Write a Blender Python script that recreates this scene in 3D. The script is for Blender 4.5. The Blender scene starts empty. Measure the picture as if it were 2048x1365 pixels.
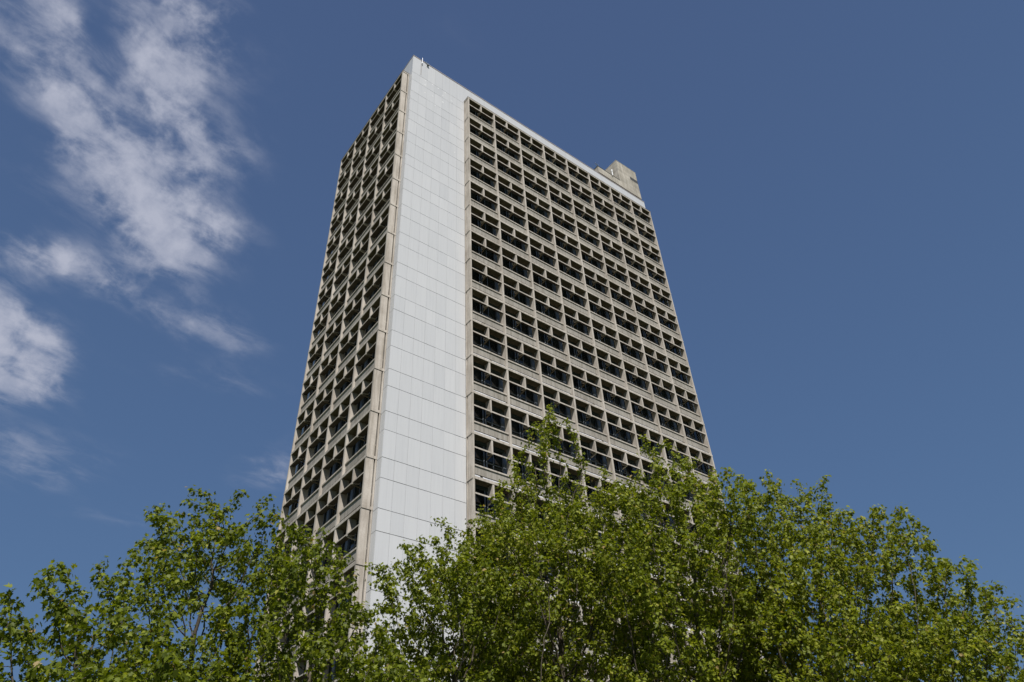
import bpy, math, random
import numpy as np
from mathutils import Vector, Matrix

S = bpy.context.scene
COL = S.collection
R = math.radians

# ------------------------------------------------------------------ camera
GROUND_DROP = 74.29                      # tower height above the ground
CAM = np.array([-18.3027, -35.8999, 1.60])
YAW, PITCH, ROLL, FPX = 0.6855, 0.6948, -0.0593, 1459.05
_f = np.array([math.sin(YAW)*math.cos(PITCH), math.cos(YAW)*math.cos(PITCH), math.sin(PITCH)])
_r = np.cross(_f, [0, 0, 1]); _r /= np.linalg.norm(_r)
_u = np.cross(_r, _f)
_c, _s = math.cos(ROLL), math.sin(ROLL)
CR, CU, CF = _c*_r + _s*_u, -_s*_r + _c*_u, _f
cam_d = bpy.data.cameras.new('camera')
cam_d.sensor_width = 36.0
cam_d.lens = 36.0*FPX/2048
cam_d.clip_start, cam_d.clip_end = 0.1, 20000
cam = bpy.data.objects.new('camera', cam_d)
COL.objects.link(cam)
cam.matrix_world = Matrix([[CR[i], CU[i], -CF[i], CAM[i]] for i in range(3)] + [[0, 0, 0, 1]])
S.camera = cam

def ray(px, py):
    d = CR*(px-1024) - CU*(py-682.5) + CF*FPX
    return d/np.linalg.norm(d)
def at(px, py, dist):                    # point seen at a pixel, at a horizontal distance from the camera
    d = ray(px, py)
    return CAM + d*dist/math.hypot(d[0], d[1])
def pix(P):
    d = np.asarray(P) - CAM
    z = d@CF
    return 1024 + FPX*(d@CR)/z, 682.5 - FPX*(d@CU)/z

# ------------------------------------------------------------------ light, sky, exposure
SUN_DIR = np.array([-0.39, -0.66, 1.0]); SUN_DIR /= np.linalg.norm(SUN_DIR)
SUN_ELEV = math.asin(SUN_DIR[2]); SUN_AZ = math.atan2(SUN_DIR[0], SUN_DIR[1])
sun_d = bpy.data.lights.new('sun', 'SUN')
sun_d.energy = 5.0; sun_d.angle = R(0.53); sun_d.color = (1.0, 0.955, 0.89)
sun = bpy.data.objects.new('sun', sun_d); COL.objects.link(sun)
sun.rotation_euler = Vector(SUN_DIR).to_track_quat('Z', 'Y').to_euler()
sun.location = (-30, -40, 120)

S.view_settings.view_transform = 'Standard'
S.view_settings.look = 'None'
S.view_settings.exposure = 0.38
S.view_settings.gamma = 1.0
S.view_settings.use_curve_mapping = False

SKY_STRENGTH = 0.075
W = bpy.data.worlds.new('World'); S.world = W; W.use_nodes = True
def build_world():
    nt = W.node_tree; N, L = nt.nodes, nt.links
    N.clear()
    out = N.new('ShaderNodeOutputWorld'); bg = N.new('ShaderNodeBackground')
    bg.inputs['Strength'].default_value = SKY_STRENGTH
    L.new(bg.outputs[0], out.inputs[0])
    sky = N.new('ShaderNodeTexSky'); sky.sky_type = 'NISHITA'; sky.sun_disc = False
    sky.sun_elevation = SUN_ELEV; sky.sun_rotation = SUN_AZ
    sky.altitude = 0; sky.air_density = 1.25; sky.dust_density = 0.15; sky.ozone_density = 1.0
    hsv = N.new('ShaderNodeHueSaturation'); hsv.inputs['Saturation'].default_value = 1.13; hsv.inputs['Hue'].default_value = 0.504
    hsv.inputs['Value'].default_value = 0.86
    L.new(sky.outputs[0], hsv.inputs['Color'])
    def M(op, a, b=None, clamp=False):
        n = N.new('ShaderNodeMath'); n.operation = op; n.use_clamp = clamp
        for i, v in enumerate((a, b)):
            if v is None: continue
            if isinstance(v, (int, float)): n.inputs[i].default_value = v
            else: L.new(v, n.inputs[i])
        return n.outputs[0]
    def V(op, a, b=None):
        n = N.new('ShaderNodeVectorMath'); n.operation = op
        for i, v in enumerate((a, b)):
            if v is None: continue
            if isinstance(v, (tuple, list)): n.inputs[i].default_value = v
            else: L.new(v, n.inputs[i])
        return n
    tc = N.new('ShaderNodeTexCoord')
    sep = N.new('ShaderNodeSeparateXYZ'); L.new(tc.outputs['Generated'], sep.inputs[0])
    zc = M('MAXIMUM', sep.outputs[2], 0.08)
    # even blue over the whole dome, cutting ambient light: paler low, deeper overhead
    el = N.new('ShaderNodeMapRange'); el.inputs['From Min'].default_value = 0.30; el.inputs['From Max'].default_value = 0.92
    L.new(sep.outputs[2], el.inputs['Value'])
    blue = N.new('ShaderNodeMix'); blue.data_type = 'RGBA'; L.new(el.outputs[0], blue.inputs['Factor'])
    g = 1/(SKY_STRENGTH*2**S.view_settings.exposure)
    blue.inputs['A'].default_value = (0.083*g, 0.160*g, 0.318*g, 1); blue.inputs['B'].default_value = (0.065*g, 0.108*g, 0.230*g, 1)
    even = N.new('ShaderNodeMix'); even.data_type = 'RGBA'; even.inputs['Factor'].default_value = 0.80
    L.new(hsv.outputs[0], even.inputs['A']); L.new(blue.outputs['Result'], even.inputs['B'])
    comb = N.new('ShaderNodeCombineXYZ')            # a flat cloud deck one unit overhead
    L.new(M('DIVIDE', sep.outputs[0], zc), comb.inputs[0]); L.new(M('DIVIDE', sep.outputs[1], zc), comb.inputs[1])
    P0 = comb.outputs[0]
    # domain warp so that the cloud edges billow
    nz = N.new('ShaderNodeTexNoise'); nz.inputs['Scale'].default_value = 5.0; nz.inputs['Detail'].default_value = 6
    L.new(P0, nz.inputs['Vector'])
    wv = V('SUBTRACT', nz.outputs['Color'], (0.5, 0.5, 0.5)); ws = V('SCALE', wv.outputs[0]); ws.inputs['Scale'].default_value = 0.22
    P = V('ADD', P0, ws.outputs[0]).outputs[0]
    def deck(px, py):
        d = ray(px, py); return np.array([d[0]/d[2], d[1]/d[2]])
    def blob(px, py, rx, ry, ang, wgt):
        p0 = deck(px, py); a = R(ang)
        e1 = np.array([math.cos(a), math.sin(a)])*rx; e2 = np.array([-math.sin(a), math.cos(a)])*ry
        J = np.stack([deck(px+e1[0], py+e1[1])-p0, deck(px+e2[0], py+e2[1])-p0], 1)
        I = np.linalg.inv(J)
        q = V('SUBTRACT', P, (p0[0], p0[1], 0)).outputs[0]
        a_ = V('DOT_PRODUCT', q, (I[0, 0], I[0, 1], 0)).outputs['Value']
        b_ = V('DOT_PRODUCT', q, (I[1, 0], I[1, 1], 0)).outputs['Value']
        r2 = M('ADD', M('MULTIPLY', a_, a_), M('MULTIPLY', b_, b_))
        g = M('EXPONENT', M('MULTIPLY', r2, -1.1))
        return M('MULTIPLY', g, wgt)
    blobs = CLOUDS
    acc = None
    for b in blobs:
        v = blob(*b); acc = v if acc is None else M('ADD', acc, v)
    # streaky veil drawn out along the wind, and rounder puffs in it
    w0 = deck(100, 100); w1 = deck(400, 330); wd = math.atan2(*(w1-w0)[::-1])
    mp = N.new('ShaderNodeMapping'); mp.vector_type = 'TEXTURE'
    mp.inputs['Rotation'].default_value = (0, 0, wd); mp.inputs['Scale'].default_value = (1.4, 0.85, 1)
    L.new(P0, mp.inputs['Vector'])
    def fbm(vec, sc, det, ro, dis):
        n = N.new('ShaderNodeTexNoise'); n.inputs['Scale'].default_value = sc; n.inputs['Detail'].default_value = det
        n.inputs['Roughness'].default_value = ro; n.inputs['Distortion'].default_value = dis
        L.new(vec, n.inputs['Vector']); return n.outputs['Fac']
    def sstep(v, a, b, c, d):
        mr = N.new('ShaderNodeMapRange'); mr.interpolation_type = 'SMOOTHSTEP'
        for k, q in (('From Min', a), ('From Max', b), ('To Min', c), ('To Max', d)): mr.inputs[k].default_value = q
        L.new(v, mr.inputs['Value']); return mr.outputs[0]
    n1 = fbm(mp.outputs[0], 11.0, 12, 0.62, 0.3)
    n2 = fbm(tc.outputs['Generated'], 19.0, 8, 0.52, 0.35)
    n3 = fbm(tc.outputs['Generated'], 42.0, 9, 0.62, 0.2)
    accc = M('MINIMUM', acc, 0.80)
    veil = sstep(M('MULTIPLY', accc, sstep(n1, 0.30, 0.70, 0.10, 1.0)), 0.02, 0.70, 0.0, 0.55)
    x = M('ADD', accc, M('ADD', M('MULTIPLY', M('SUBTRACT', n2, 0.5), 2.6), M('MULTIPLY', M('SUBTRACT', n3, 0.5), 1.5)))
    puff = M('MULTIPLY', sstep(x, 0.24, 1.50, 0.0, 0.95), sstep(accc, 0.16, 0.70, 0.0, 1.0))
    dens = M('SUBTRACT', M('ADD', veil, puff), M('MULTIPLY', veil, puff))
    dens = M('MINIMUM', dens, 0.93)
    mix = N.new('ShaderNodeMix'); mix.data_type = 'RGBA'
    L.new(dens, mix.inputs['Factor']); L.new(even.outputs['Result'], mix.inputs['A'])
    k = CLOUD_LEVEL/SKY_STRENGTH
    mix.inputs['B'].default_value = (0.385*k, 0.405*k, 0.49*k, 1)
    L.new(mix.outputs['Result'], bg.inputs['Color'])
CLOUD_LEVEL = 0.92
CLOUDS = [  # px, py, rx, ry, angle of the long axis, weight
    (230, 220, 270, 180, 36, 0.44), (280, 292, 155, 65, 20, 0.50), (55, 130, 130, 75, 45, 0.40), (350, 150, 60, 105, -20, 0.34), (150, 215, 110, 60, 35, 0.2),
    (300, 40, 130, 55, 25, 0.36), (430, 70, 100, 80, 35, 0.36), (430, 250, 55, 120, -34, 0.32), (240, 420, 170, 65, 25, 0.22), (370, 430, 110, 75, 30, 0.32),
    (95, 20, 130, 45, 45, 0.28), (180, 60, 32, 55, -40, -0.30), (258, 215, 30, 18, 10, -0.22), (355, 250, 20, 45, -40, -0.22), (30, 275, 80, 40, 35, -0.25),
    (60, 515, 110, 42, 15, 0.42), (165, 545, 130, 40, 15, 0.44), (290, 480, 140, 75, 25, 0.40), (390, 505, 110, 70, 20, 0.36),
    (20, 680, 120, 85, 38, 0.72), (-60, 715, 120, 90, 0, 0.8), (105, 745, 85, 50, 30, 0.45), (10, 620, 60, 30, 20, 0.3),
    (440, 660, 100, 55, 30, 0.38), (330, 620, 130, 26, 30, 0.24), (430, 755, 150, 28, 12, 0.26),
    (70, 890, 190, 42, 5, 0.30), (60, 945, 160, 36, 10, 0.30), (545, 940, 75, 45, -20, 0.45), (240, 1035, 120, 20, 5, 0.22), (920, 70, 70, 70, 40, 0.12)]
build_world()

# ------------------------------------------------------------------ helpers
class MB:
    """collects boxes, tubes and faces; build() links them as ONE mesh object"""
    def __init__(s): s.v, s.f = [], []
    def box(s, a0, a1, b0, b1, c0, c1, F=None):
        F = F or (lambda a, b, c: (a, b, c))
        i = len(s.v)
        s.v += [F(a, b, c) for c in (c0, c1) for b in (b0, b1) for a in (a0, a1)]
        s.f += [tuple(i+k for k in q) for q in ((0, 2, 3, 1), (4, 5, 7, 6), (0, 1, 5, 4), (2, 6, 7, 3), (0, 4, 6, 2), (1, 3, 7, 5))]
    def prism(s, poly, a0, a1, F):       # polygon in (n, z), drawn out along the facade
        i, n = len(s.v), len(poly)
        s.v += [F(a0, p, q) for p, q in poly] + [F(a1, p, q) for p, q in poly]
        s.f += [tuple(range(i, i+n)), tuple(range(i+2*n-1, i+n-1, -1))]
        s.f += [(i+k, i+n+k, i+n+(k+1) % n, i+(k+1) % n) for k in range(n)]
    def tube(s, p, q, r0, r1=None, sides=8):
        r1 = r0 if r1 is None else r1
        p, q = np.array(p, float), np.array(q, float); d = q-p; d /= np.linalg.norm(d)
        a = np.cross(d, [0, 0, 1] if abs(d[2]) < 0.9 else [1, 0, 0]); a /= np.linalg.norm(a); b = np.cross(d, a)
        i = len(s.v)
        for c, r in ((p, r0), (q, r1)):
            for k in range(sides):
                t = 2*math.pi*k/sides; s.v.append(tuple(c + r*(math.cos(t)*a + math.sin(t)*b)))
        s.f += [(i+k, i+(k+1) % sides, i+sides+(k+1) % sides, i+sides+k) for k in range(sides)]
        s.f += [tuple(range(i+sides-1, i-1, -1)), tuple(range(i+sides, i+2*sides))]
    def mesh(s, name, mat):
        me = bpy.data.meshes.new(name); me.from_pydata(s.v, [], s.f); me.materials.append(mat)
        import bmesh
        bm = bmesh.new(); bm.from_mesh(me); bmesh.ops.recalc_face_normals(bm, faces=bm.faces); bm.to_mesh(me); bm.free()
        return me
    def build(s, name, mat, parent=None):
        return link(name, s.mesh(name, mat), parent)
def link(name, me, parent=None):
    o = bpy.data.objects.new(name, me); COL.objects.link(o)
    if parent is not None: o.parent = parent
    return o
def tag(o, label=None, cat=None, group=None, kind=None):
    if label: o['label'] = label
    if cat: o['category'] = cat
    if group: o['group'] = group
    if kind: o['kind'] = kind
    return o
def empty(name, loc=(0, 0, 0)):
    o = bpy.data.objects.new(name, None); COL.objects.link(o); o.location = loc; return o

# ------------------------------------------------------------------ materials
def mat(name, rough=0.8, spec=0.5):
    m = bpy.data.materials.new(name); m.use_nodes = True
    nt = m.node_tree; b = nt.nodes['Principled BSDF']
    b.inputs['Roughness'].default_value = rough
    b.inputs['Specular IOR Level'].default_value = spec
    return m, nt, b
def noise(nt, vec, scale, detail=4, rough=0.55, stretch=None):
    if stretch:
        mp = nt.nodes.new('ShaderNodeMapping'); mp.inputs['Scale'].default_value = stretch
        nt.links.new(vec, mp.inputs[0]); vec = mp.outputs[0]
    n = nt.nodes.new('ShaderNodeTexNoise'); n.inputs['Scale'].default_value = scale
    n.inputs['Detail'].default_value = detail; n.inputs['Roughness'].default_value = rough
    nt.links.new(vec, n.inputs['Vector']); return n.outputs['Fac']
def ramp(nt, fac, stops):
    r = nt.nodes.new('ShaderNodeValToRGB'); e = r.color_ramp.elements
    while len(e) < len(stops): e.new(0.5)
    for k, (p, c) in enumerate(stops): e[k].position = p; e[k].color = (*c, 1)
    nt.links.new(fac, r.inputs[0]); return r.outputs[0]
def mixc(nt, a, b, fac, mode='MIX'):
    m = nt.nodes.new('ShaderNodeMix'); m.data_type = 'RGBA'; m.blend_type = mode
    for k, v in (('A', a), ('B', b)):
        if isinstance(v, tuple): m.inputs[k].default_value = (*v, 1)
        else: nt.links.new(v, m.inputs[k])
    if isinstance(fac, float): m.inputs['Factor'].default_value = fac
    else: nt.links.new(fac, m.inputs['Factor'])
    return m.outputs['Result']
def pos(nt):
    return nt.nodes.new('ShaderNodeNewGeometry').outputs['Position']
def bump(nt, b, h, strength, dist=0.02):
    n = nt.nodes.new('ShaderNodeBump'); n.inputs['Strength'].default_value = strength; n.inputs['Distance'].default_value = dist
    nt.links.new(h, n.inputs['Height']); nt.links.new(n.outputs[0], b.inputs['Normal'])

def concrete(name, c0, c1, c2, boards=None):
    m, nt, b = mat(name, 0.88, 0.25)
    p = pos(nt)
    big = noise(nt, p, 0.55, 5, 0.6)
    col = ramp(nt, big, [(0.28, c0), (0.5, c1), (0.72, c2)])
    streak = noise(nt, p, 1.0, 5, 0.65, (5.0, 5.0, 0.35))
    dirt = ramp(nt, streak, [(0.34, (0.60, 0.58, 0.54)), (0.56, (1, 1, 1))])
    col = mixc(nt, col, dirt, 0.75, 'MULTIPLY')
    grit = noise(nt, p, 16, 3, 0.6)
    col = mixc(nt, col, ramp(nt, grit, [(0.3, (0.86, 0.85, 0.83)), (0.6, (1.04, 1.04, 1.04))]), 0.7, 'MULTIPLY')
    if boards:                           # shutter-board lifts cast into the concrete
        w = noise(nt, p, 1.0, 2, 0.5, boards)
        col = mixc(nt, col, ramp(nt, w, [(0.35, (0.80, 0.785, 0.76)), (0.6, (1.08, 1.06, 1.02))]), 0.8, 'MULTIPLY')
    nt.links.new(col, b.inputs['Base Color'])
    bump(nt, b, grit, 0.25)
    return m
CONC = concrete('concrete_precast', (0.345, 0.310, 0.273), (0.431, 0.393, 0.351), (0.501, 0.461, 0.417))
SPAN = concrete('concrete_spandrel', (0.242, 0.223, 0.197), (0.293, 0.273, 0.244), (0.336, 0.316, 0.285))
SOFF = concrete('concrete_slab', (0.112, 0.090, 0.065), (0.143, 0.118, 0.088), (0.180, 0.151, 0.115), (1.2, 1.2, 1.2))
ROOFC = concrete('concrete_roof', (0.294, 0.279, 0.246), (0.377, 0.355, 0.318), (0.460, 0.432, 0.390), (0.25, 0.25, 2.2))

def m_clad():
    m, nt, b = mat('white_metal_panel', 0.42, 0.45)
    p = pos(nt)
    a = nt.nodes.new('ShaderNodeAttribute'); a.attribute_name = 'tint'
    col = ramp(nt, a.outputs['Fac'], [(0.0, (0.480, 0.487, 0.503)), (1.0, (0.522, 0.527, 0.541))])
    st = noise(nt, p, 1.0, 4, 0.6, (7, 7, 0.25))
    col = mixc(nt, col, ramp(nt, st, [(0.30, (0.92, 0.925, 0.93)), (0.5, (1, 1, 1)), (0.75, (1.03, 1.03, 1.03))]), 0.8, 'MULTIPLY')
    # faint random vertical streaks over the sheets
    nt.links.new(col, b.inputs['Base Color'])
    bump(nt, b, noise(nt, p, 0.9, 2, 0.5), 0.12, 0.03)
    return m
CLAD = m_clad()
def plain(name, c, rough=0.6, spec=0.5, metal=0.0, var=0.15, sc=3.0):
    m, nt, b = mat(name, rough, spec); b.inputs['Metallic'].default_value = metal
    n = noise(nt, pos(nt), sc, 4)
    nt.links.new(ramp(nt, n, [(0.3, tuple(x*(1-var) for x in c)), (0.7, tuple(x*(1+var) for x in c))]), b.inputs['Base Color'])
    return m
COPE = plain('coping_grey_pink', (0.36, 0.32, 0.32), 0.6)
PATCH = plain('fresh_white_patch', (0.70, 0.70, 0.71), 0.5, var=0.03)
DARKGAP = plain('joint_backing', (0.035, 0.037, 0.04), 0.8)
FRAME = plain('blue_grey_frame_metal', (0.19, 0.22, 0.27), 0.4, 0.5, 0.3)
FLASH = plain('zinc_flashing', (0.55, 0.56, 0.59), 0.4, 0.5, 0.2, 0.35, 2.5)
WALLM = plain('inner_wall', (0.10, 0.10, 0.10), 0.8)
WHITE = plain('white_paint', (0.8, 0.8, 0.8), 0.4)
DARKM = plain('dark_metal', (0.05, 0.07, 0.065), 0.5, 0.5, 0.4)
VISOR = plain('visor_painted_shade', (0.060, 0.050, 0.038), 0.85, 0.2, 0.0, 0.25, 2.0)  # near-black colour carries the shade under the visors
RUST = plain('rusty_streak', (0.24, 0.225, 0.21), 0.8, var=0.3)
def m_glass():
    m, nt, b = mat('window_glass', 0.05, 0.5)
    n = noise(nt, pos(nt), 0.45, 2)
    nt.links.new(ramp(nt, n, [(0.35, (0.010, 0.012, 0.012)), (0.7, (0.028, 0.034, 0.033))]), b.inputs['Base Color'])
    return m
GLASS = m_glass()

# ------------------------------------------------------------------ ground
def sheet(name, x0, x1, y0, y1, z, m, cuts=1):
    mb = MB(); mb.v = [(x0, y0, z), (x1, y0, z), (x1, y1, z), (x0, y1, z)]; mb.f = [(0, 1, 2, 3)]
    return tag(mb.build(name, m), kind='structure')
GRASS = plain('lawn', (0.055, 0.075, 0.025), 0.9, 0.2, var=0.35, sc=0.8)
PAVE = plain('paving', (0.12, 0.115, 0.11), 0.85, 0.3, var=0.12, sc=1.2)
sheet('ground', -4000, 4000, -4000, 4000, 0.0, GRASS)
sheet('pavement', -4, 40, -4, 20, 0.004, PAVE)
sheet('path', -60, 40, -41, -33.5, 0.008, PAVE)

# ------------------------------------------------------------------ the tower
ZR = GROUND_DROP
T0, FH, NF = 2.917, 3.5, 20
BW, C0, E0, DN = 3.4410, 6.382, 0.615, 0.743
NR, NL = 8, 4
XE, YE = 34.21, E0 + NL*BW + 0.30          # far ends of the tower body
ZS = [ZR - T0 - FH*k for k in range(NF+1)]
FR = lambda s, n, z: (C0 + s, -n, z)       # right facade: s along it, n out of it
FL = lambda s, n, z: (-n, E0 + s, z)
tower = empty('office_tower', (0, 0, 0))
tag(tower, 'tall concrete office tower with gridded sunshade facades and a white metal clad corner', 'tower')

# body behind the windows, with the plinth
mb = MB()
mb.box(0.30, XE-0.30, 0.30, YE-0.30, 1.2, ZR-0.4)
mb.build('inner_wall', WALLM, tower)
mb = MB()
mb.box(-DN-0.1, XE+0.1, -DN-0.1, YE+0.1, -0.3, ZS[NF]-0.14)
mb.build('plinth', CONC, tower)
mb = MB()
mb.box(0.02, XE-0.02, 0.02, YE-0.02, ZR-0.5, ZR-0.30)
mb.build('roof', ROOFC, tower)

# metal cladding: corner strip, band above the grids, returns at the far ends
rng = random.Random(5)
clad = MB(); tint = []
def panel(F, a0, a1, z0, z1, gv=0.006, gh=0.020, n1=0.0, th=0.05):
    k = len(clad.f); o = rng.uniform(-0.004, 0.004); o2 = rng.uniform(-0.004, 0.004)
    i = len(clad.v)
    clad.box(a0+gv, a1-gv, n1-th, n1, z0+gh, z1-gh, F)
    # each sheet sits a few millimetres out of true
    for j in (2, 3, 6, 7): clad.v[i+j] = F(*( (a0+gv if j % 2 == 0 else a1-gv), n1+(o if j % 2 == 0 else o2)+(0.003 if j > 3 else 0), (z0+gh if j < 4 else z1-gh)))
    t = min(1, max(0, rng.gauss(0.5, 0.24)))
    tint.extend([t]*(len(clad.f)-k))
seams = [ZR-0.09]
for k in range(NF+1):
    seams += [ZS[k]-0.22, ZS[k]-1.67]
seams = [z for z in seams if z > ZS[NF]] + [ZS[NF]-0.14]
GR = lambda s, n, z: (s, -n, z)
GL = lambda s, n, z: (-n, s, z)
for j in range(len(seams)-1):
    for i in range(7):
        panel(GR, C0*i/7, C0*(i+1)/7, seams[j+1], seams[j])
    panel(GL, 0.045, E0, seams[j+1], seams[j])
    panel(GR, C0+NR*BW, XE, seams[j+1], seams[j])
    panel(GL, E0+NL*BW, YE, seams[j+1], seams[j])
nb = 30
for i in range(nb): panel(GR, C0+NR*BW*i/nb, C0+NR*BW*(i+1)/nb, ZS[0]+0.105, seams[0])
nb = 15
for i in range(nb): panel(GL, E0+NL*BW*i/nb, E0+NL*BW*(i+1)/nb, ZS[0]+0.105, seams[0])
for z1, z0 in zip(seams[:-1], seams[1:]):            # the two sides turned away
    for i in range(16): panel(lambda s, n, z: (XE+n, s, z), 0.05+(YE-0.05)*i/16, 0.05+(YE-0.05)*(i+1)/16, z0, z1)
    for i in range(38): panel(lambda s, n, z: (s, YE+n, z), XE*i/38, XE*(i+1)/38, z0, z1)
co = clad.build('cladding', CLAD, tower)
at_ = co.data.attributes.new('tint', 'FLOAT', 'FACE'); at_.data.foreach_set('value', tint)
co['label'] = 'white metal panels with thin dark joints on the corner strip'
bk = MB()                                            # dark backing seen in the joints
bk.box(0.052, C0, 0.052, 0.10, 1.2, ZR-0.031); bk.box(0.052, 0.10, 0.10, E0, 1.2, ZR-0.031)
bk.box(C0, XE, 0.052, 0.10, ZS[0]+0.105, ZR-0.031); bk.box(0.052, 0.10, E0, YE, ZS[0]+0.105, ZR-0.031)
bk.box(C0+NR*BW, XE-0.06, 0.052, 0.10, 1.2, ZS[0]+0.105); bk.box(0.052, 0.10, E0+NL*BW, YE-0.06, 1.2, ZS[0]+0.105)
bk.build('joint_backing', DARKGAP, tower)
cp = MB()
cp.box(-0.03, XE+0.03, -0.03, 0.30, ZR-0.03, ZR+0.045); cp.box(-0.03, 0.30, 0.30, YE+0.03, ZR-0.03, ZR+0.045)
cp.box(XE-0.25, XE+0.03, 0.30, YE+0.03, ZR-0.03, ZR+0.045); cp.box(0.30, XE-0.25, YE-0.25, YE+0.03, ZR-0.03, ZR+0.045)
cp.build('coping', COPE, tower)
# small white repair patches near the top of the corner strip (surface marks, 3 mm proud)
pt = MB(); rng = random.Random(11)
for (sx, sy) in ((965, 365), (1040, 405), (1095, 442), (1165, 488), (962, 408), (960, 485), (1038, 520), (1140, 515), (1140, 580),
                 (1230, 570), (1062, 615), (1118, 648), (1258, 1088)):
    d = ray(660+sx/5.055, 90+sy/5.055); t = -CAM[1]/d[1]; p = CAM+d*t
    w, h = rng.uniform(0.05, 0.09), rng.uniform(0.05, 0.09)
    pt.box(p[0]-w, p[0]+w, -0.012, -0.003, p[2]-h, p[2]+h)
pt.build('repair_patch', PATCH, tower)
st = MB()                                            # stain below the corner aerial
st.box(0.985, 1.045, -0.010, -0.0045, ZR-2.9, ZR-0.9)
st.build('rust_stain', RUST, tower)

# facade grid -------------------------------------------------------------
def facade(F, nb, left):
    Ltot = nb*BW
    for k in range(NF+1):                            # floor slabs with their noses
        z = ZS[k]
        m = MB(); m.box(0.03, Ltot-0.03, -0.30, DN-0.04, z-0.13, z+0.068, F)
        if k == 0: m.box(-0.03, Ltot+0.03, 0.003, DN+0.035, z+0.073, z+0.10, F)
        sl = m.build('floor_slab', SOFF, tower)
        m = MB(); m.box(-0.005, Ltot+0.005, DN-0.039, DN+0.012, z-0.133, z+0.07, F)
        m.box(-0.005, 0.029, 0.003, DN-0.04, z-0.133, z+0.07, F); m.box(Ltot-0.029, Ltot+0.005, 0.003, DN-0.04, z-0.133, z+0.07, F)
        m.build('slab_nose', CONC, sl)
        if k:                                        # sloping zinc strip on the nose
            m = MB(); rr = random.Random(k*7+left)
            for i in range(nb):
                a = i*BW+0.10; e = (i+1)*BW-0.10
                while a < e-0.2:
                    ln = min(e-a, rr.uniform(0.5, 1.9))
                    m.prism([(0.572, z+0.27), (0.70, z+0.072), (0.715, z+0.072), (0.587, z+0.27)], a, a+ln-0.02, F)
                    a += ln + (rr.uniform(0.05, 0.3) if rr.random() < 0.3 else 0)
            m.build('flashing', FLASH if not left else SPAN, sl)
    for i in range(nb+1):                            # upright fins, cut by the slab noses
        s = i*BW
        a, b = (0.035, 0.19) if i == 0 else ((Ltot-0.19, Ltot-0.035) if i == nb else (s-0.085, s+0.085))
        m = MB()
        for k in range(NF):
            m.box(a, b, 0.20, DN, ZS[k+1]+0.071, ZS[k]-0.131, F)
        m.build('mullion', CONC, tower)
    m = MB()                                         # slim pilaster closing the near end behind the first fin
    for k in range(NF): m.box(0.01, 0.16, 0.003, 0.105, ZS[k+1]+0.071, ZS[k]-0.131, F)
    m.build('pilaster', CONC, tower)
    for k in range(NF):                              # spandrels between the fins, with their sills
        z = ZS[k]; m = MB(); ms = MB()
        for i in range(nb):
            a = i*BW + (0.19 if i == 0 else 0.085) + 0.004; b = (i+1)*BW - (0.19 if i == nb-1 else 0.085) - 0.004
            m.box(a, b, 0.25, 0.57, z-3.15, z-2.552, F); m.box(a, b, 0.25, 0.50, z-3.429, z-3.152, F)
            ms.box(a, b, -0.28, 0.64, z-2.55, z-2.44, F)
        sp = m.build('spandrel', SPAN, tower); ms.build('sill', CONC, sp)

def bay_parts(F, left):
    """the pieces of one bay at s = 0, slab level 0"""
    P = {}
    m = MB()
    if left: m.prism([(0.30, -1.09), (0.30, -1.15), (0.70, -1.19), (0.70, -1.125)], 0.09, BW-0.09, F)
    else:    m.prism([(0.30, -0.87), (0.30, -0.95), (0.70, -1.21), (0.70, -1.10)], 0.09, BW-0.09, F)
    P['visor'] = m
    m = MB()
    if left: m.prism([(0.702, -1.125), (0.702, -1.192), (0.735, -1.195), (0.735, -1.12)], 0.09, BW-0.09, F)
    else:    m.prism([(0.702, -1.10), (0.702, -1.212), (0.735, -1.235), (0.735, -1.12)], 0.09, BW-0.09, F)
    P['visoredge'] = m  # lip split off to stay light beside the shade-dark visor
    m = MB(); h = BW/2
    m.prism([(0.20, -0.131), (0.735, -0.131), (0.738, -1.27), (0.66, -1.29), (0.20, -1.12)], h-0.075, h+0.075, F)
    P['fin'] = m
    m = MB(); m.prism([(0.66, -1.292), (0.66, -1.34), (0.10, -1.42), (0.10, -1.32)], h-0.04, h+0.04, F); P['bracket'] = m
    m = MB()
    zt, zb = -0.131, -2.44
    m.box(-0.17, 0.17, -0.28, -0.10, zb, zt, F)                  # pier behind the mullion line
    for a in (0.72, 0.24): m.box(BW*a-0.03, BW*a+0.03, -0.25, -0.19, zb+0.09, zt-0.1, F)
    for a, b in ((0.17, h-0.16), (h+0.16, BW-0.17)):
        m.box(a, b, -0.26, -0.18, zb, zb+0.09, F); m.box(a, b, -0.26, -0.18, zt-0.1, zt, F); m.box(a, b, -0.255, -0.195, -1.46, -1.38, F)
    P['frame'] = m
    m = MB(); m.box(0.172, BW-0.172, -0.178, 0.14, zt-0.13, zt-0.002, F); P['shadowfiller'] = m  # dark box added to deepen the shade at the window head
    m = MB(); m.box(0.17, BW-0.17, -0.235, -0.22, zb+0.01, zt-0.01, F); P['pane'] = m
    for a in (-0.115, 0.115):
        m = MB(); m.tube(F(h+a, -0.13, zb), F(h+a, -0.13, zt), 0.06, sides=10); P['column%d' % (a > 0)] = m
    return P
facade(FR, NR, 0); facade(FL, NL, 1)

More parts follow.
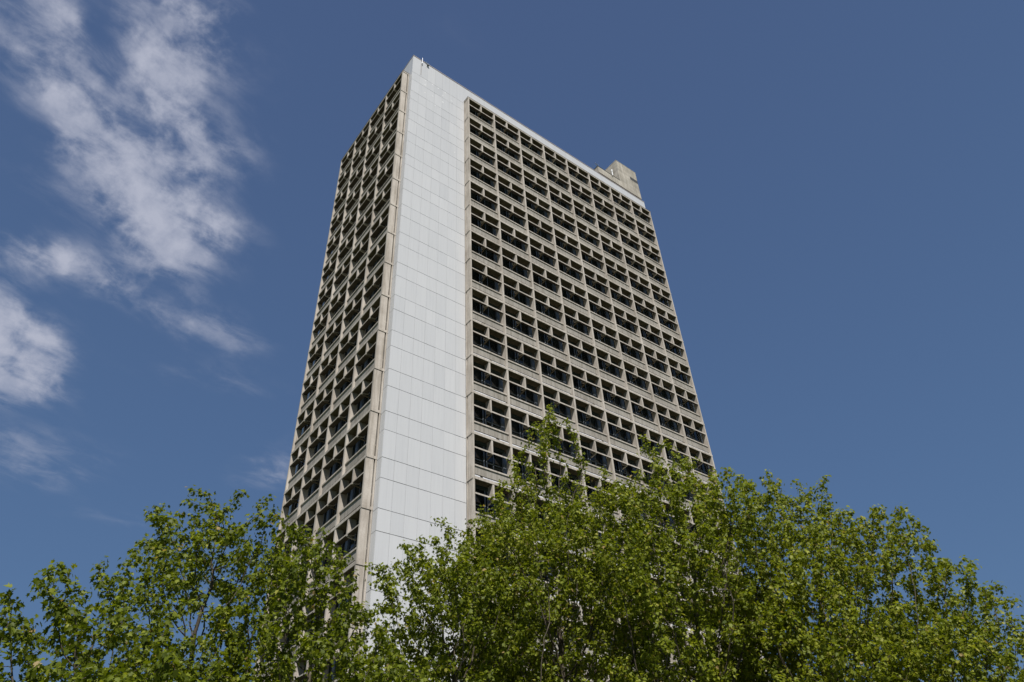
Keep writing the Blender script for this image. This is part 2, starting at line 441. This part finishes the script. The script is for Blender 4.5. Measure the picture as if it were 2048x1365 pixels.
bays = []
for left, F, n in ((0, FR, NR), (1, FL, NL)):
    for k in range(NF):
        for i in range(n):
            q = [pix(F((i+a)*BW, 0.4, ZS[k]+z)) for a, z in ((0, 0), (1, 0), (1, -FH), (0, -FH))]
            ar = 0.5*abs(sum(q[j][0]*q[(j+1) % 4][1]-q[(j+1) % 4][0]*q[j][1] for j in range(4)))
            cx, cy = sum(p[0] for p in q)/4, sum(p[1] for p in q)/4
            hid = 1050 if left else (1000 if cx < 1010 else 900+0.08*(cx-1010))
            bays.append((ar if cy < hid else ar*0.01, left, k, i))
bays.sort(reverse=True)
own = set(b[1:] for b in bays[:99])
O0 = lambda f: (lambda s, n, z: tuple(a-b for a, b in zip(f(s, n, z), f(0, 0, 0))))
proto = {}
for left, F in ((0, FR), (1, FL)):
    P = bay_parts(O0(F), left)
    proto[left] = {q: (b, b.mesh(q.rstrip('01').replace('shadowfiller', 'shadow_filler').replace('visoredge', 'visor_edge'), {'visor': VISOR, 'visoredge': CONC, 'fin': CONC, 'bracket': SOFF, 'frame': FRAME, 'pane': GLASS, 'shadowfiller': DARKM}.get(q, FRAME))) for q, b in P.items()}
rest = {q: MB() for q in ('shade', 'frame', 'pane', 'box', 'slab')}
for _, left, k, i in bays:
    F = FL if left else FR
    org = F(i*BW, 0, ZS[k])
    pr = proto[left]
    if (left, k, i) in own:
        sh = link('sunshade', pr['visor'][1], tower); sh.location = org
        link('fin', pr['fin'][1], sh); link('visor_edge', pr['visoredge'][1], sh); link('bracket', pr['bracket'][1], sh)
        wn = link('window', pr['frame'][1], tower); wn.location = org
        link('pane', pr['pane'][1], wn)
        link('shadow_filler', pr['shadowfiller'][1], wn)
        for q in ('column0', 'column1'): link('column', pr[q][1], wn)
    else:
        for q, d in (('visor', 'slab'), ('visoredge', 'shade'), ('fin', 'shade'), ('bracket', 'shade'), ('frame', 'frame'), ('column0', 'frame'), ('column1', 'frame'), ('pane', 'pane'), ('shadowfiller', 'box')):
            b = pr[q][0]; r = rest[d]; o = len(r.v)
            r.v += [(x+org[0], y+org[1], z+org[2]) for x, y, z in b.v]; r.f += [tuple(o+j for j in f) for f in b.f]
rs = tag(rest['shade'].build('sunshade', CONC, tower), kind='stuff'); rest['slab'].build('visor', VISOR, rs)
rw = tag(rest['frame'].build('window', FRAME, tower), kind='stuff')
rest['pane'].build('pane', GLASS, rw); rest['box'].build('shadow_filler', DARKM, rw)

# concrete roof house at the far end
PY = 0.32
m = MB()
m.box(30.75, 34.35, PY, 6.0, ZR+0.98, ZR+6.5)
ph = m.build('roof_house', ROOFC, tower)
m = MB(); m.box(32.95, 34.36, PY-0.004, PY+0.25, ZR+4.05, ZR+4.68); m.build('slot_opening', DARKGAP, ph)
m = MB(); m.box(30.73, 34.37, PY-0.02, 6.02, ZR+6.5, ZR+6.53); m.build('coping', FLASH, ph)
m = MB(); m.box(26.85, 30.745, PY, 5.0, ZR+0.98, ZR+2.15)
lb = m.build('roof_block', ROOFC, tower)
m = MB(); m.box(26.80, 30.745, PY-0.03, PY+0.2, ZR+2.151, ZR+2.19); m.box(26.80, 27.0, PY+0.2, 5.0, ZR+2.151, ZR+2.19); m.build('coping', DARKM, lb)
m = MB(); m.box(26.95, 34.25, PY+0.2, 4.8, ZR-0.29, ZR+0.979); m.build('gap_shadow_band', DARKGAP, tower)  # recessed band coloured near black for the shadow in the roof gap

# small things on the roof
p = np.array([1.04, -0.03, ZR])
t = empty('aerial_pole', tuple(p)); tag(t, 'thin white aerial pole clamped to the roof edge near the white clad corner', 'aerial')
m = MB(); m.tube((0, -0.06, -0.70), (0, -0.06, 0.45), 0.024, 0.02); m.build('pole', FLASH, t)
m = MB(); m.box(-0.045, 0.045, -0.10, 0.0, -0.80, -0.68); m.box(-0.05, 0.05, -0.02, 0.12, -0.2, -0.12); m.build('clamp', DARKM, t)
t = empty('floodlight', (1.73, 0.0, ZR-0.25)); tag(t, 'small dark floodlight on a bracket over the roof edge beside the aerial pole', 'floodlight')
m = MB(); m.box(-0.12, 0.12, -0.18, -0.06, -0.20, -0.07); m.build('lamp_housing', DARKM, t)
m = MB(); m.tube((-0.35, -0.02, 0.33), (0.0, -0.12, -0.04), 0.022); m.tube((0.05, -0.08, 0.34), (0.02, -0.12, -0.06), 0.022); m.tube((-0.12, 0.0, 0.3), (-0.12, 0.0, 0.6), 0.018); m.build('bracket', DARKM, t)
t = empty('antenna', (29.3, PY, ZR+2.0)); tag(t, 'white tubular antenna standing against the low concrete block on the roof', 'antenna')
m = MB(); m.tube((0, -0.12, 0.0), (0, -0.12, 0.85), 0.065, 0.065); m.tube((0, -0.12, 0.85), (0, -0.12, 1.1), 0.12, 0.10); m.build('mast', WHITE, t)
m = MB(); m.box(-0.04, 0.04, -0.06, 0.0, 0.02, 0.08); m.build('clamp', DARKM, t)
t = empty('aerial_cluster', (26.9, PY+0.2, ZR+2.19)); tag(t, 'tiny cluster of thin rods on the left corner of the low roof block', 'aerial')
m = MB(); m.tube((0, 0, 0), (0, 0, 0.75), 0.025); m.tube((-0.35, 0.3, 0), (-0.35, 0.3, 0.45), 0.02); m.tube((-0.3, 0, 0.55), (0.3, 0, 0.6), 0.018)
m.build('mast', DARKM, t)
m = MB()
for k in range(4): m.tube((-0.27+0.18*k, -0.12, 0.58), (-0.27+0.18*k, 0.12, 0.58), 0.012)
m.build('rod', WHITE, t)
t = empty('roof_railing', (27.3, PY+0.12, ZR+2.19)); tag(t, 'low thin railing along the top of the low concrete roof block', 'railing')
m = MB(); m.tube((0, 0, 0.28), (3.35, 0, 0.28), 0.018); m.build('rail', DARKM, t)
for k in range(8):
    m = MB(); m.tube((k*3.3/7, 0, 0), (k*3.3/7, 0, 0.28), 0.018); m.build('post', DARKM, t)

# ------------------------------------------------------------------ trees
def m_leaf():
    m = bpy.data.materials.new('plane_leaf'); m.use_nodes = True
    nt = m.node_tree; b = nt.nodes['Principled BSDF']; out = nt.nodes['Material Output']
    a = nt.nodes.new('ShaderNodeAttribute'); a.attribute_name = 'tint'
    col = ramp(nt, a.outputs['Fac'], [(0.0, (0.058, 0.082, 0.007)), (0.5, (0.142, 0.174, 0.011)), (0.9, (0.270, 0.290, 0.034)), (1.0, (0.30, 0.22, 0.09))])
    nt.links.new(col, b.inputs['Base Color'])
    b.inputs['Roughness'].default_value = 0.52; b.inputs['Specular IOR Level'].default_value = 0.22
    tr = nt.nodes.new('ShaderNodeBsdfTranslucent')
    tc = mixc(nt, col, (1.5, 1.5, 0.6), 1.0, 'MULTIPLY')
    nt.links.new(tc, tr.inputs['Color'])
    mx = nt.nodes.new('ShaderNodeMixShader'); mx.inputs[0].default_value = 0.38
    nt.links.new(b.outputs[0], mx.inputs[1]); nt.links.new(tr.outputs[0], mx.inputs[2]); nt.links.new(mx.outputs[0], out.inputs[0])
    return m
LEAF = m_leaf()
def m_bark():
    m, nt, b = mat('plane_bark', 0.9, 0.2)
    p = pos(nt)
    n = noise(nt, p, 6, 4, 0.6); 
    nt.links.new(ramp(nt, n, [(0.35, (0.050, 0.041, 0.030)), (0.55, (0.085, 0.070, 0.052)), (0.70, (0.15, 0.13, 0.10))]), b.inputs['Base Color'])
    bump(nt, b, n, 0.4); return m
BARK = m_bark()

# a five-lobed leaf folded along its midrib: two halves sharing the rib
half = [(0.0, -0.42), (0.16, -0.44), (0.42, -0.22), (0.24, -0.08), (0.52, 0.18), (0.20, 0.14), (0.0, 0.58)]
LV = [(0, -0.42, 0)] + [(x, y, 0.22*x) for x, y in half[1:-1]] + [(0, 0.58, -0.06)] + [(-x, y, 0.22*x) for x, y in half[1:-1]]
LV = np.array(LV)                        # 0 base, 1..5 right, 6 tip, 7..11 left
LF = [[0, 1, 2, 3, 4, 5, 6], [6, 11, 10, 9, 8, 7, 0]]

def grow(base, attr, rg, fork):
    """space colonisation: limbs that reach for points of the crown"""
    step, kill = 0.24, 0.40
    nodes = [base]; par = [-1]
    n0 = int(fork/0.3); c = attr.mean(0)
    lean = (c-base)[:2]/max(1, (c-base)[2])*0.5
    for k in range(n0):
        w = rg.normal(0, 0.02, 2)
        nodes.append(nodes[-1] + np.array([lean[0]*0.3+w[0], lean[1]*0.3+w[1], 0.3])); par.append(len(nodes)-2)
    nd = np.array(nodes); alive = np.ones(len(attr), bool)
    near = np.zeros(len(attr), int); dist = np.full(len(attr), 1e9)
    def upd(i0):
        nonlocal near, dist
        new = np.array(nodes[i0:])
        for s0 in range(0, len(new), 256):
            q = new[s0:s0+256]
            D = np.linalg.norm(attr[:, None]-q[None], axis=2); j = D.argmin(1); d = D[np.arange(len(attr)), j]
            b = d < dist; dist[b] = d[b]; near[b] = j[b]+i0+s0
    upd(0)
    cnt = {}
    for it in range(170):
        alive &= dist > kill
        ids = np.nonzero(alive)[0]
        if len(ids) == 0: break
        nd = np.array(nodes)
        v = attr[ids]-nd[near[ids]]; v /= np.linalg.norm(v, axis=1)[:, None]
        S_ = np.zeros((len(nodes), 3)); np.add.at(S_, near[ids], v)
        g = np.unique(near[ids]); i0 = len(nodes)
        for n in g:
            cnt[n] = cnt.get(n, 0)+1
            if cnt[n] > 5: continue
            d = S_[n]; l = np.linalg.norm(d)
            if l < 1e-6: continue
            d = d/l
            if par[n] >= 0:                          # keep limbs from turning sharply
                pd = nd[n]-nd[par[n]]; pd /= np.linalg.norm(pd)+1e-9; d = d*0.72+pd*0.28
            d = d + rg.normal(0, 0.13, 3) + np.array([0, 0, -0.01]); d /= np.linalg.norm(d)
            nodes.append(nd[n]+d*step); par.append(int(n))
        if len(nodes) == i0: break
        upd(i0)
        if len(nodes) > 16000: break
    return np.array(nodes), np.array(par)

def tree(label, D, trunk_px, tips, body, seed, leaf=0.119, dens=1.0, tone=0.45):
    rg = np.random.default_rng(seed)
    A = []; cs = []
    for (px, py, rx, ry) in body:
        py += 30
        dd = rg.uniform(-0.8, 0.8)*min(2.2, rx*D/1459)
        c = at(px, py, D+dd); sl = np.linalg.norm(c-CAM)/FPX
        a, b = rx*sl, ry*sl; cs.append(c)
        n = max(8, int(a*b*a*6.0*dens))
        for _ in range(n):                           # clumps through the lobe's volume
            q = rg.normal(0, 1, 3); q *= rg.uniform(0.25, 1)**0.5/np.linalg.norm(q)
            cc = c + q*np.array([a, a, max(0.3, b-0.35)]) - np.array([0, 0, 0.2]); r = rg.uniform(0.4, 0.75)
            A.append(cc + rg.normal(0, r*0.6, (rg.integers(16, 30), 3))*np.array([1.15, 1.15, 0.55]))
    for (px, py) in tips:
        c = at(px, py, D+rg.uniform(-1.2, 1.2)); tow = cs[int(np.argmin([np.linalg.norm(c-q) for q in cs]))]
        for k, r in ((0.0, 0.20), (0.18, 0.28), (0.4, 0.34)):
            A.append(c*(1-k)+tow*k - np.array([0, 0, 0.34]) + rg.normal(0, r*0.85, (9, 3))*np.array([0.7, 0.7, 1.0]))
    base = at(trunk_px, 1365, D); base[2] = 0.0
    ctr = np.mean(cs, 0)
    base[:2] = base[:2]*0.6 + ctr[:2]*0.4
    for _ in range(int(26*dens)):                    # the lower skirt of the crown, below the picture
        q = rg.normal(0, 1, 3); q /= np.linalg.norm(q)
        cc = np.array([base[0], base[1], 4.6+(D-16)*0.12]) + q*np.array([2.6, 2.6, 1.1]); A.append(cc + rg.normal(0, 0.4, (9, 3)))
    A = np.concatenate(A)
    nodes, par = grow(base, A, rg, 2.6)
    n = len(nodes); tipn = np.zeros(n); kids = np.bincount(par[1:], minlength=n)
    tipn[kids == 0] = 1
    for i in range(n-1, 0, -1): tipn[par[i]] += tipn[i]
    rad = 0.0058*tipn**0.545
    root = empty('plane_tree', tuple(base)); tag(root, label, 'tree', 'plane trees in front of the tower')
    # limbs: one five-sided segment per step
    i = np.arange(1, n); p0, p1 = nodes[par[i]], nodes[i]
    d = p1-p0; ln = np.linalg.norm(d, axis=1)[:, None]; d = d/ln
    p1 = p1 + d*0.02
    ref = np.where(np.abs(d[:, 2:3]) < 0.9, [[0, 0, 1.0]], [[1.0, 0, 0]])
    a = np.cross(d, ref); a /= np.linalg.norm(a, axis=1)[:, None]; b = np.cross(d, a)
    K = 6; ang = 2*np.pi*np.arange(K)/K
    ring = (np.cos(ang)[None, :, None]*a[:, None] + np.sin(ang)[None, :, None]*b[:, None])
    r0 = np.minimum(rad[par[i]], rad[i]*1.25)[:, None, None]; r1 = rad[i][:, None, None]
    V = np.concatenate([p0[:, None]+ring*r0, p1[:, None]+ring*r1], 1).reshape(-1, 3) - base
    o = (np.arange(len(i))*2*K)[:, None, None]; k = np.arange(K)
    q = np.stack([k, (k+1) % K, K+(k+1) % K, K+k], 1)[None]
    me = bpy.data.meshes.new('trunk'); fill(me, V, (o+q).reshape(-1, 4)); me.materials.append(BARK); link('trunk', me, root)
    # leaves along the thin twigs
    tw = np.nonzero(tipn <= 3)[0]
    per = rg.poisson(20*dens**0, len(tw))+1
    src = np.repeat(tw, per); m = len(src)
    off = rg.normal(0, 1, (m, 3)); off /= np.linalg.norm(off, axis=1)[:, None]; off *= rg.uniform(0.05, 0.27, m)[:, None]
    off[:, 2] = off[:, 2]*0.8-0.03
    P = nodes[src]+off
    nrm = off*1.6/0.3 + np.array([0, 0, 0.75]) + rg.normal(0, 0.5, (m, 3)); nrm /= np.linalg.norm(nrm, axis=1)[:, None]
    tip = off + rg.normal(0, 0.12, (m, 3)) + np.array([0, 0, -0.06]); tip -= nrm*np.sum(tip*nrm, 1)[:, None]
    tip /= np.linalg.norm(tip, axis=1)[:, None]+1e-9
    sd = np.cross(tip, nrm); sz = leaf*rg.uniform(0.55, 1.25, m)
    fold = rg.uniform(-0.5, 1.6, m)
    T = np.repeat(LV[None], m, 0); T[:, :, 2] *= fold[:, None]; T *= sz[:, None, None]
    V = (P[:, None] + T[:, :, 0:1]*sd[:, None] + T[:, :, 1:2]*tip[:, None] + T[:, :, 2:3]*nrm[:, None]).reshape(-1, 3) - base
    F = np.concatenate([np.array(LF[0])[None]+(np.arange(m)*12)[:, None], np.array(LF[1])[None]+(np.arange(m)*12)[:, None]], 1).reshape(-1, 7)
    me = bpy.data.meshes.new('crown'); fill(me, V, F); me.materials.append(LEAF)
    tn = np.clip(rg.normal(tone, 0.22, m), 0, 0.93); tn[rg.random(m) < 0.012] = 1.0
    a_ = me.attributes.new('tint', 'FLOAT', 'FACE'); a_.data.foreach_set('value', np.repeat(tn, 2).astype(np.float32))
    link('crown', me, root)
    print('tree', label[:30], n, m)

def fill(me, V, F):
    nf, k = F.shape
    me.vertices.add(len(V)); me.vertices.foreach_set('co', V.astype(np.float32).ravel())
    me.loops.add(nf*k); me.loops.foreach_set('vertex_index', F.astype(np.int32).ravel())
    me.polygons.add(nf); me.polygons.foreach_set('loop_start', np.arange(0, nf*k, k, dtype=np.int32))
    me.polygons.foreach_set('loop_total', np.full(nf, k, np.int32))
    me.update(calc_edges=True)

TREES = [
 ('leftmost plane tree with low dark crown spreading against open sky', 16.5, 270,
  [(120, 1108), (60, 1138), (20, 1180), (165, 1148), (215, 1135), (90, 1118), (8, 1200), (140, 1115)],
  [(125, 1215, 95, 60), (220, 1225, 90, 70), (60, 1345, 110, 80), (230, 1340, 140, 110), (-60, 1370, 90, 80)]),
 ('airy plane tree left of the tower with tall loose shoots above its forked trunk', 20, 425,
  [(295, 1010), (330, 1000), (380, 965), (415, 968), (490, 962), (545, 982), (350, 1045), (450, 1015), (520, 1005)],
  [(430, 1085, 110, 70), (360, 1150, 90, 90), (500, 1120, 70, 80), (400, 1290, 110, 90)]),
 ('plane tree with rounded crown overlapping the lower left facade of the tower', 19, 560,
  [(560, 1045), (610, 1035), (660, 1060), (688, 1110), (640, 1085), (700, 1180), (745, 1215), (590, 1050)],
  [(610, 1120, 80, 60), (650, 1215, 90, 80), (550, 1240, 80, 110), (690, 1320, 120, 100), (560, 1350, 100, 70)]),
 ('plane tree in front of the foot of the white metal strip', 22, 985,
  [(780, 1110), (840, 1050), (880, 1035), (905, 1040), (940, 1030), (765, 1180), (810, 1080)],
  [(850, 1115, 75, 60), (930, 1105, 80, 70), (820, 1220, 85, 70), (920, 1240, 130, 120), (830, 1345, 120, 70), (960, 1170, 100, 90)]),
 ('tallest plane tree with a narrow pointed top before the right facade', 25, 1185,
  [(1000, 955), (1030, 900), (1065, 832), (1100, 800), (1085, 860), (1110, 818), (1120, 900), (1160, 905), (1210, 930), (985, 985), (1095, 840)],
  [(1080, 930, 45, 40), (1100, 1000, 100, 70), (1040, 1080, 110, 90), (1180, 1040, 110, 100), (1130, 1210, 170, 130), (1040, 1320, 120, 90)]),
 ('broad plane tree hiding the lower right corner of the tower', 24, 1385,
  [(1285, 868), (1340, 872), (1310, 890), (1420, 925), (1450, 925), (1430, 950), (1475, 945), (1390, 950), (1360, 940)],
  [(1310, 935, 60, 45), (1445, 985, 75, 55), (1380, 1010, 110, 70), (1310, 1120, 130, 100), (1420, 1220, 150, 130), (1330, 1330, 130, 80)]),
 ('plane tree just right of the tower with upright shoots against blue sky', 26, 1560,
  [(1480, 940), (1520, 950), (1560, 960), (1600, 965), (1640, 938), (1655, 985), (1680, 1010), (1740, 1000), (1790, 1000), (1800, 1060)],
  [(1550, 1020, 90, 60), (1650, 1080, 110, 80), (1740, 1080, 80, 70), (1590, 1180, 140, 110), (1690, 1290, 140, 110), (1540, 1320, 110, 80)]),
 ('rightmost plane tree with crown sloping down towards the right', 28, 1830,
  [(1850, 1075), (1870, 1110), (1930, 1110), (1945, 1150), (1995, 1180), (2005, 1215), (2030, 1265), (1900, 1130)],
  [(1860, 1160, 80, 60), (1930, 1240, 75, 60), (1840, 1290, 130, 95), (1980, 1345, 80, 60), (2060, 1400, 70, 60)]),
]
for j, (lab, D, tp, tips, body) in enumerate(TREES):
    tree(lab, D, tp, tips, body, 100+j, dens=(1.6, 1.5, 1.7, 1.6, 1.6, 1.75, 1.6, 1.55)[j], tone=(0.28, 0.38, 0.34, 0.45, 0.52, 0.50, 0.58, 0.52)[j])
